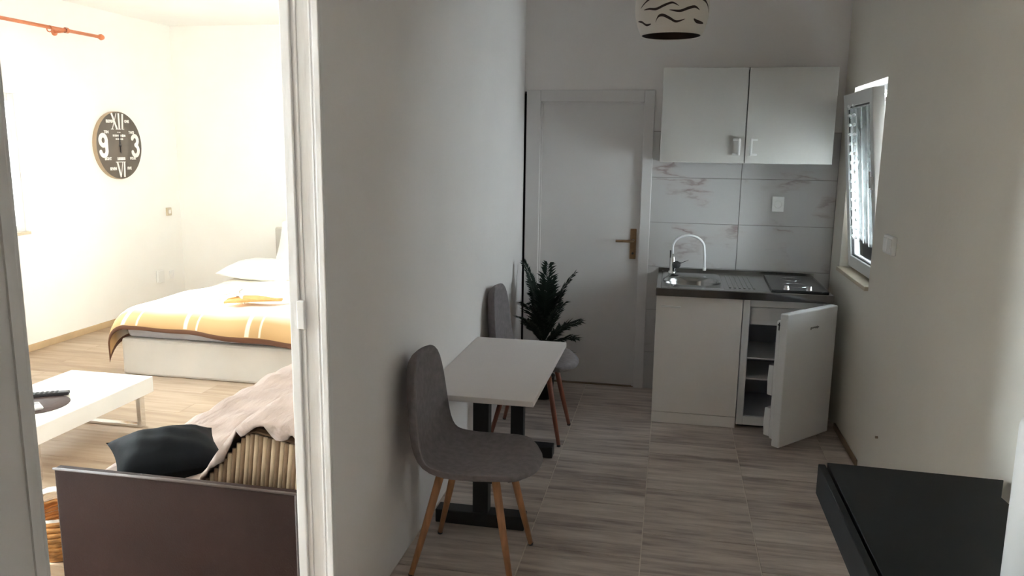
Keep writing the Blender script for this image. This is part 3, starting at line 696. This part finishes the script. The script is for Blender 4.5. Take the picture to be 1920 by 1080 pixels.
bl = MB().lathe([(.0, .05), (.02, .055), (.03, .08), (.03, .10), (.014, .14), (.013, .17), (0, .17)], 20).build('bulb', M['plastic'], lp)
MB().tube([(0, 0, .165), (0, 0, .29)], .018, 12).build('lamp_holder', M['dark'], lp)

# ------------------------------------------------------------------ black desk on the right
dk = tag(empty('black_desk', (0, 0, 0)), 'low black lacquered desk with cut back corner against the right wall', 'desk')
ztop = .69
MB().prism([(.530, 1.05), (1.025, 1.05), (1.025, 1.6), (.985, 2.33), (.98, 2.385), (1.036, 2.52), (.530, 2.54)], ztop-.035, ztop).build('desk_top', M['desk'], dk, bevel=.002)
MB().box(.500, .522, 1.05, 2.525, ztop-.102, ztop-.001).build('side_rail', M['desk'], dk, bevel=.003)
MB().box(.522, .98, 2.47, 2.50, ztop-.102, ztop-.035).build('back_rail', M['desk'], dk)
for x in (.68, .93):
    for y in (1.15, 2.25): MB().box(x-.025, x+.025, y-.025, y+.025, 0, ztop-.035).build('leg', M['desk'], dk, bevel=.002)
MB().box(.522, .536, 1.06, 2.50, ztop-.08, ztop-.04).build('inner_batten', M['desk'], dk)
cy_ = tag(MB().lathe([(0, 0), (.052, 0), (.055, .004), (.057, .385), (.054, .397), (.044, .399), (.040, .39), (.040, .35), (0, .35)], 32).build('white_canister', M['plastic'], loc=(.842, 1.858, ztop)), 'tall white round canister standing on the black desk', 'canister')

# ------------------------------------------------------------------ bedroom: bed
bd = tag(empty('bed', (-3.85, 4.88, 0)), 'cream upholstered double bed with grey mattress', 'bed')
bw, blen = 1.62, 2.32
MB().box(0, bw, 0, blen, .0, .272).build('base', M['bedbase'], bd, bevel=.02)
MB().box(.03, bw-.03, .02, blen-.06, .272, .43).build('mattress', M['mattress'], bd, bevel=.04)
MB().box(.0, bw, blen, blen+.06, 0, .85).build('headboard', M['bedbase'], bd, bevel=.02)
# blanket
def blanket():
    nx, ny = 60, 60; ovl, ovf = .20, .10; L_ = 1.95
    vs = []; uvs = []
    for j in range(ny+1):
        v = -ovf+(L_+ovf)*j/ny
        for i in range(nx+1):
            u = -ovl+(bw+ovl+.15)*i/nx
            # top height falls softly toward the edges, then hangs
            du = min(u, bw-u); dv = v
            ru = .10; 
            def fold(s):   # returns inward position and drop for a coordinate s measured from the edge
                if s >= .14: return s, 0.0
                a = (.14-s)/.16
                a = min(a, PI/2)
                pos = .14-.16*math.sin(a)*1.02; drop = .16*(1-math.cos(a))
                extra = max(0, (.14-s)-.16*PI/2)
                return pos, drop+extra
            if u < bw/2: px_, d1 = fold(u)
            else: q, d1 = fold(bw-u); px_ = bw-q
            py_, d2 = fold(v)
            top = .485+.012*math.sin(u*5+1)*math.sin(v*4)+.006*math.sin(u*13+v*9)
            z = top-max(d1, d2)-.45*min(d1, d2)
            z += .025*math.sin(u*4.2+.6)*(1 if v < .05 else 0)*min(1, max(0, (.05-v)/.2))
            z -= .06*max(0, u-.95)*(1 if v < .1 else 0)*min(1, max(0, (.1-v)/.2))*1.5
            if d1 > 0 and d2 > 0:
                z -= .10*min(1, d1/.2)*min(1, d2/.2); px_ -= .05*min(1, d2/.2); py_ += .01
            py_ -= .012*math.sin(u*9)*min(1, d2/.1); px_ -= .014+.012*math.sin(v*8)*min(1, d1/.1) if u < bw/2 else 0
            vs.append((px_-.01, py_-.035, z)); uvs.append((u+ovl, v+ovf))
    fs = [(j*(nx+1)+i, j*(nx+1)+i+1, (j+1)*(nx+1)+i+1, (j+1)*(nx+1)+i) for j in range(ny) for i in range(nx)]
    o = MB().add(vs, fs, True).build('blanket', M['blanket'], solid=.012)
    uvl = o.data.uv_layers.new(name='UVMap')
    for lp_ in o.data.loops: uvl.data[lp_.index].uv = uvs[lp_.vertex_index]
    return o
bk = blanket(); bk.location = (-3.85, 4.88, 0)
tag(bk, 'ochre blanket with brown hem spread over the bed, its daylit top painted pale', 'blanket')
def pillow(w_, l_, t_, n=22, puff=.55, pinch=.05):
    mb = MB()
    for s in (1, -1):
        def fn(u, v):
            a, b = u*2-1, v*2-1
            h_ = t_/2*(max(0, 1-abs(a)**2.4)**puff)*(max(0, 1-abs(b)**2.4)**puff)
            k = 1-pinch*(1-abs(a)**2)*0; ex = 1-pinch*(1-b*b)*0
            x = a*w_/2*(1-pinch*(1-b*b)*abs(a)**3); y = b*l_/2*(1-pinch*(1-a*a)*abs(b)**3)
            wr = .04*t_*math.sin(9*a+4*b)*math.sin(6*b-3*a)*(1-a*a)*(1-b*b)
            return (x, y, s*h_+wr)
        mb.grid(fn, n, n)
    return mb
po = pillow(.72, .50, .17).build('pillow', M['linen'], loc=(-3.50, 6.38, .56)); po.rotation_euler = (.06, .03, .08)
tag(po, 'white pillow lying flat on the ochre blanket at the head of the bed', 'pillow', 'white bed pillows')
po2 = pillow(.70, .50, .17).build('pillow', M['linen'], loc=(-3.33, 6.95, .72)); po2.rotation_euler = (1.05, 0, .05)
tag(po2, 'white pillow propped upright behind the flat pillow on the bed', 'pillow', 'white bed pillows')
po3 = pillow(.62, .42, .10).build('pillow', M['linen'], loc=(-3.62, 6.74, .525)); po3.rotation_euler = (.05, 0, .3)
tag(po3, 'thin white pillow whose pointed corner sticks out under the other bed pillows', 'pillow', 'white bed pillows')
# folded towel on the bed
tw_ = tag(empty('folded_towel', (-3.13, 5.22, .505), .3), 'small white and orange folded towel lying on the blanket', 'towel')
MB().grid(lambda u, v: (.09*math.cos(PI*u)-.02, (v-.5)*.12*(1-.6*u), .075*math.sin(PI*u)**.8), 16, 6).build('loop', M['towel'], tw_, solid=.012)
MB().grid(lambda u, v: ((u-.15)*.40, (v-.5)*.20*(1-u*.75), .018+.028*math.sin(PI*min(1, u*1.1))*(1-(2*v-1)**2)), 14, 8).build('body', M['towelo'], tw_, solid=.014)
MB().tube([(.02, 0, .04), (.03, 0, .09), (.06, -.01, .10)], [.016, .012, .006], 8).build('neck', M['towel'], tw_)

# ------------------------------------------------------------------ coffee table
ct = tag(empty('coffee_table', (-3.243, 3.56, 0)), 'low white gloss coffee table on chrome loop legs beside the bed', 'table')
MB().box(-.276, .276, -.48, .45, .205, .300).build('table_top', M['coffee'], ct, bevel=.004)
for y in (.395, -.40):
    MB().box(-.235, -.205, y-.02, y+.02, 0, .206).box(.205, .235, y-.02, y+.02, 0, .206).box(-.206, .206, y-.02, y+.02, 0, .018).build('loop_leg', M['chrome'], ct, bevel=.003)
pm_ = tag(MB().lathe([(0, 0), (.17, 0), (.172, .002), (.17, .004), (0, .004)], 36, sx=1, sy=1).build('placemat', M['placemat'], loc=(-3.235, 3.40, .300)), 'round dark brown placemat on the coffee table', 'placemat')
rc = tag(empty('remote_control', (-3.262, 3.545, .304), math.atan2(.09, .15)), 'black remote control lying at the edge of the brown placemat', 'remote control')
MB().box(-.105, .095, -.022, .022, 0, .018).build('body', M['dark'], rc, bevel=.005)
for i in range(6):
    for j in (-1, 0, 1): MB().box(-.09+i*.024, -.078+i*.024, j*.012-.004, j*.012+.004, .018, .0205).build('button', M['black'], rc)
rw = tag(empty('white_remote', (-3.175, 3.355, .304), -.65), 'small white remote control on the brown placemat', 'remote control')
MB().box(-.055, .055, -.024, .024, 0, .017).build('body', M['plastic'], rw, bevel=.008)
MB().box(-.04, -.005, -.015, .015, .017, .0182).build('display', M['mattress'], rw)

# ------------------------------------------------------------------ sofa
sf = tag(empty('sofa', (0, 0, 0)), 'dark brown leatherette sofa with its flat arm facing the doorway', 'sofa')
ax0, ax1 = -2.088, -1.165
am = MB().box(ax0, ax1, 2.255, 2.287, .03, .535).build('arm', M['leather'], sf, bevel=.006)
MB().tube([(ax0, 2.253, .533), ((ax0+ax1)/2, 2.253, .536), (ax1, 2.253, .533)], .005, 6).build('piping', M['leatheredge'], am)
MB().tube([(ax1-.002, 2.253, .04), (ax1-.002, 2.253, .533)], .004, 6).build('piping', M['leatheredge'], am)
MB().box(ax0, ax1, 4.16, 4.25, .03, .40).build('arm', M['leather'], sf, bevel=.006)
MB().box(-2.09, ax1, 2.287, 4.16, .05, .27).build('base', M['leather'], sf, bevel=.006)
MB().box(-2.11, -1.45, 2.29, 4.155, .27, .395).build('seat_cushion', M['rib'], sf, bevel=.03)
MB().box(-1.33, ax1, 2.75, 4.155, .27, .72).build('backrest', M['rib'], sf, bevel=.04)
for x in (-2.03, -1.22):
    for y in (2.31, 4.19): MB().lathe([(.025, 0), (.03, .05)], 12, Matrix.Translation((x, y, 0)), cap=True).build('foot', M['black'], sf)
# ribbed cushion standing at the near end behind the arm
rcu = tag(empty('ribbed_cushion', (0, 0, 0)), 'brown and beige ribbed cushion standing behind the sofa arm under the throw', 'cushion')
poly = [(-1.63, .40), (-1.595, .46), (-1.43, .665), (-1.40, .675), (-1.24, .645), (-1.215, .60), (-1.185, .40)]
Mxz = Matrix(((1, 0, 0, 0), (0, 0, -1, 0), (0, 1, 0, 0), (0, 0, 0, 1)))
MB().prism(poly, -2.72, -2.42, Mxz).build('body', M['rib'], rcu, bevel=.02)
def topz(x):
    for (xa, za_), (xb, zb_) in zip(poly, poly[1:]):
        if xa <= x <= xb: return za_+(zb_-za_)*(x-xa)/(xb-xa)
    return .4
xk = -1.60; i = 0
while xk < -1.235:
    xt = xk+.03; zt_ = topz(min(-1.22, xt))-.012
    zt_ = min(zt_, topz(xk+.005)+.05)
    if zt_ > .44: MB().tube([(xk, 2.418, .40), (xk+.03*(zt_-.40)/.25, 2.416, zt_)], .0105, 6).build('rib', M['ribl'] if i % 2 else M['rib'], rcu)
    xk += .0165; i += 1
bc = pillow(.40, .39, .17, pinch=.10, puff=.62).build('black_cushion', M['blackcloth'], loc=(-1.872, 2.585, .478)); bc.rotation_euler = (.06, .02, .74)
tag(bc, 'black satin cushion lying on the sofa behind the brown arm', 'cushion')
# throw over seat, ribbed cushion and backrest
def throw():
    prof = [(-2.15, .20), (-2.145, .30), (-2.135, .385), (-2.09, .412), (-1.95, .410), (-1.80, .408), (-1.70, .412), (-1.64, .43), (-1.60, .49), (-1.53, .585), (-1.46, .678), (-1.42, .705), (-1.34, .705), (-1.26, .685), (-1.215, .65), (-1.19, .60), (-1.178, .52)]
    far = [(-2.15, .20), (-2.145, .30), (-2.135, .385), (-2.09, .412), (-1.95, .408), (-1.80, .404), (-1.62, .404), (-1.48, .41), (-1.40, .44), (-1.37, .52), (-1.355, .62), (-1.34, .70), (-1.31, .735), (-1.27, .745), (-1.22, .74), (-1.18, .73), (-1.16, .66)]
    n = len(prof); ny = 64; rn = random.Random(5); vs = []
    sub = 4; cols = (n-1)*sub
    edge = [rn.uniform(-.5, .5) for _ in range(cols+1)]
    for j in range(-2, ny+1):
        hang, j = (-j, 0) if j < 0 else (0, j)
        for i in range(cols+1):
            a, q = divmod(i, sub); a = min(a, n-2); q = (i-a*sub)/sub
            f_ = lambda pr: (pr[a][0]+(pr[a+1][0]-pr[a][0])*q, pr[a][1]+(pr[a+1][1]-pr[a][1])*q)
            p0, p1 = f_(prof), f_(far)
            up_ = i/cols > .42
            y0 = 2.30+.34*max(0, 1-i/cols/.20)+(2.395-2.30)*min(1, max(0, (i/cols-.36)/.06))+(.022*edge[i] if up_ else .0)
            t_ = j/ny; y = y0+(4.16-y0)*t_
            k = min(1, max(0, (y-2.62)/.30)); k = k*k*(3-2*k)
            x = p0[0]*(1-k)+p1[0]*k; z = p0[1]*(1-k)+p1[1]*k
            wv = .010*math.sin(y*9+x*14)+.007*math.sin(y*23-x*9)+.006*math.sin(x*31+y*5)
            if hang and up_: y -= .006; z -= (.030+.022*math.sin(i*.9)+.02*edge[i])*hang/2
            elif hang: y -= .004*hang
            vs.append((x, y, z+abs(wv)+.004))
    fs = [(j*(cols+1)+i, j*(cols+1)+i+1, (j+1)*(cols+1)+i+1, (j+1)*(cols+1)+i) for j in range(ny+2) for i in range(cols)]
    return MB().add(vs, fs, True).build('throw_blanket', M['throw'], solid=.008)
tag(throw(), 'pinkish beige throw draped over the sofa seat and ribbed cushion', 'blanket')
# little wicker basket on the floor left of the sofa
bkt = tag(empty('wicker_basket', (-2.40, 2.62, 0)), 'small orange-brown wicker basket on the bedroom floor beside the sofa arm', 'basket')
for i in range(9):
    z = .012+i*.019; r_ = .10+.05*math.sin(PI*(i+1)/11)
    MB().tube([(r_*math.cos(2*PI*q/24)*1.0, r_*math.sin(2*PI*q/24)*1.0, z) for q in range(25)], .011, 6, cap=False).build('wicker_ring', M['wicker'], bkt)
MB().lathe([(0, .004), (.115, .004), (.148, .09), (.125, .185)], 24).build('lining', M['wickerw'], bkt)
MB().tube([(.12*math.cos(PI*q/12), 0, .185+.075*math.sin(PI*q/12)) for q in range(13)], .012, 8).build('handle', M['wickerw'], bkt)

# ------------------------------------------------------------------ clock wall things
ck = tag(empty('wall_clock', (BX, 6.443, 1.63)), 'large round grey-brown clock with white numerals on the bright wall', 'clock')
ck.rotation_euler = (0, 0, PI/2)      # local -y faces into the room (+x)
CR = .302
Mc = Matrix.Rotation(PI/2, 4, 'X')    # lathe axis z -> -y
MB().lathe([(CR, 0), (CR, .036), (CR-.004, .04), (CR-.012, .04), (CR-.012, .02)], 64, Mc).build('case', M['clockcase'], ck)
MB().lathe([(CR-.003, .030), (CR-.003, .0405), (0, .0405)], 64, Mc).build('face', M['clockface'], ck)
mb = MB()
def ctext(txt, size, x, z, sx=1, bold=.0, rot=0):
    vs, fs = text_mb(txt, size, sx, .001, bold)
    mb.add(vs, fs, False, Matrix.Translation((x, -.0415, z)) @ Matrix.Rotation(PI/2, 4, 'X') @ Matrix.Rotation(rot, 4, 'Z'))
def done(nm):
    global mb
    mb.build(nm, M['clocktext'], ck); mb = MB()
def strokes(polys):
    for pl_ in polys: mb.prism([(a, -b) for a, b in pl_][::-1], 0, .001, Matrix.Translation((0, -.0405, 0)) @ Matrix(((1, 0, 0, 0), (0, 0, -1, 0), (0, -1, 0, 0), (0, 0, 0, 1))))
def bar(x0, z0, x1, z1, wd):
    dx, dz = x1-x0, z1-z0; l = math.hypot(dx, dz); nx_, nz_ = -dz/l*wd/2, dx/l*wd/2
    vs = [(x0+nx_, -.0418, z0+nz_), (x0-nx_, -.0418, z0-nz_), (x1-nx_, -.0418, z1-nz_), (x1+nx_, -.0418, z1+nz_)]
    mb.add(vs+[(a, -.040, c) for a, b, c in vs], [(0, 1, 2, 3), (4, 7, 6, 5), (0, 4, 5, 1), (1, 5, 6, 2), (2, 6, 7, 3), (3, 7, 4, 0)])
# XII: X with one bold stroke, two uprights with serifs
bar(-.085, .285, -.022, .145, .020); bar(-.022, .285, -.085, .145, .007); bar(.008, .287, .008, .145, .020); bar(.060, .283, .048, .145, .020)
for x in (-.085, -.022, .008, .056): bar(x-.017, .145, x+.017, .145, .006)
done('numeral_twelve')
bar(-.050, -.145, -.012, -.285, .020); bar(.020, -.145, -.010, -.285, .007); bar(.045, -.145, .036, -.285, .020); bar(-.07, -.148, .06, -.148, .006); done('numeral_six')
def stroke(pts, wd):
    k_ = 0
    for p_, q_ in zip(pts, pts[1:]):
        dx, dz = q_[0]-p_[0], q_[1]-p_[1]; l = math.hypot(dx, dz); nx_, nz_ = -dz/l*wd/2, dx/l*wd/2; yy_ = -.0412-.00004*k_; k_ += 1
        mb.add([(p_[0]+nx_, yy_, p_[1]+nz_), (p_[0]-nx_, yy_, p_[1]-nz_), (q_[0]-nx_, yy_, q_[1]-nz_), (q_[0]+nx_, yy_, q_[1]+nz_)], [(0, 1, 2, 3)])
    for p_ in pts:
        yy_ = -.0412-.00004*k_; k_ += 1
        mb.add([(p_[0]+wd/2*math.cos(2*PI*i/12), yy_, p_[1]+wd/2*math.sin(2*PI*i/12)) for i in range(12)], [list(range(12))])
def arc(cx, cz, rx, rz, a0, a1, n=10): return [(cx+rx*math.cos(math.radians(a0+(a1-a0)*i/n)), cz+rz*math.sin(math.radians(a0+(a1-a0)*i/n))) for i in range(n+1)]
stroke(arc(-.215, .045, .040, .045, 0, 360, 16), .040); stroke([(-.175, .045), (-.175, -.050)]+arc(-.215, -.045, .040, .045, 0, -165, 8), .040); done('numeral_nine')
stroke(arc(.208, .046, .038, .042, 155, -80, 10)+arc(.208, -.044, .042, .048, 80, -160, 12), .038); done('numeral_three')
for txt, hh, rr in (('ONE', 1, .25), ('TWO', 2, .235), ('FOUR', 4, .235), ('FIVE', 5, .24), ('SEVEN', 7, .24), ('EIGHT', 8, .235), ('TEN', 10, .235), ('ELEVEN', 11, .245)):
    a = PI/2-hh*PI/6; ctext(txt, .034, math.cos(a)*rr*(.82 if hh in (2, 4, 8, 10) else .9), math.sin(a)*rr, .9, .0015); done('small_hour_word')
for row, z, hw, wd in ((0, .118, .022, .010), (1, .088, .085, .024), (2, .058, .050, .018)):
    x = -hw
    while x < hw:
        s_ = random.uniform(.012, .024); bar(x, z, min(x+s_, hw), z, wd*random.uniform(.6, 1)); x += s_+.006
done('small_print')
x = -.045
while x < .05: bar(x, -.118, x+.014, -.118, .026); x += .018
done('small_print')
mbh = MB().box(-.006, .006, -.046, -.043, -.06, .10).box(-.004, .004, -.049, -.0465, -.07, .03); mbh.lathe([(.014, .043), (.014, .05), (0, .05)], 16, Mc); mbh.build('hands', M['dark'], ck)
# thermostat and sockets on the clock wall
th = tag(empty('thermostat', (BX, 7.14, .975), PI/2), 'small yellowish square plate on the bright wall right of the clock', 'switch')
MB().box(-.035, .035, -.02, 0, -.04, .04).build('body', M['sill'], th, bevel=.004)
MB().box(-.018, .018, -.024, -.018, -.02, .02).build('button', M['clocktext'], th, bevel=.003)
s1 = tag(empty('junction_plate', (BX, 6.945, .345), PI/2), 'pale square cover plate low on the clock wall near the bed', 'plate')
MB().box(-.06, .06, -.012, 0, -.065, .065).build('plate', M['ceil'], s1, bevel=.004)
MB().box(-.045, .045, -.015, -.010, -.05, .05).build('lid', M['ceil'], s1, bevel=.003)
socket('wall_socket', (BX, 7.13, .335), PI/2, .075, .085, 'small wall socket low on the clock wall beside the bed', 'socket')
# curtain rod
cr_ = tag(empty('curtain_rod', (-4.86, 0, 2.545)), 'orange wooden curtain rod above the bedroom window', 'curtain rod')
MB().tube([(0, 3.6, 0), (0, 6.18, 0)], .014, 12).build('rod', M['orange'], cr_)
MB().lathe([(0, -.03), (.018, -.024), (.026, 0), (.018, .024), (.013, .03)], 16, Matrix.Translation((0, 6.20, 0)) @ Matrix.Rotation(-PI/2, 4, 'X')).build('finial', M['orange'], cr_)
for y in (5.80, 3.9):
    MB().tube([(0, y, -.004), (-.06, y, -.01), (-.118, y, -.01)], .010, 8).lathe([(.03, 0), (.03, .01), (0, .01)], 16, Matrix.Translation((-.118, y, -.01)) @ Matrix.Rotation(PI/2, 4, 'Y')).lathe([(.022, -.014), (.022, .014)], 16, Matrix.Translation((0, y, 0)) @ Matrix.Rotation(PI/2, 4, 'X')).build('bracket', M['orange'], cr_)
for y in (5.62,): MB().tube([(.024*math.cos(2*PI*q/16), y, .024*math.sin(2*PI*q/16)-.012) for q in range(17)], .004, 6, cap=False).build('curtain_ring', M['orange'], cr_)
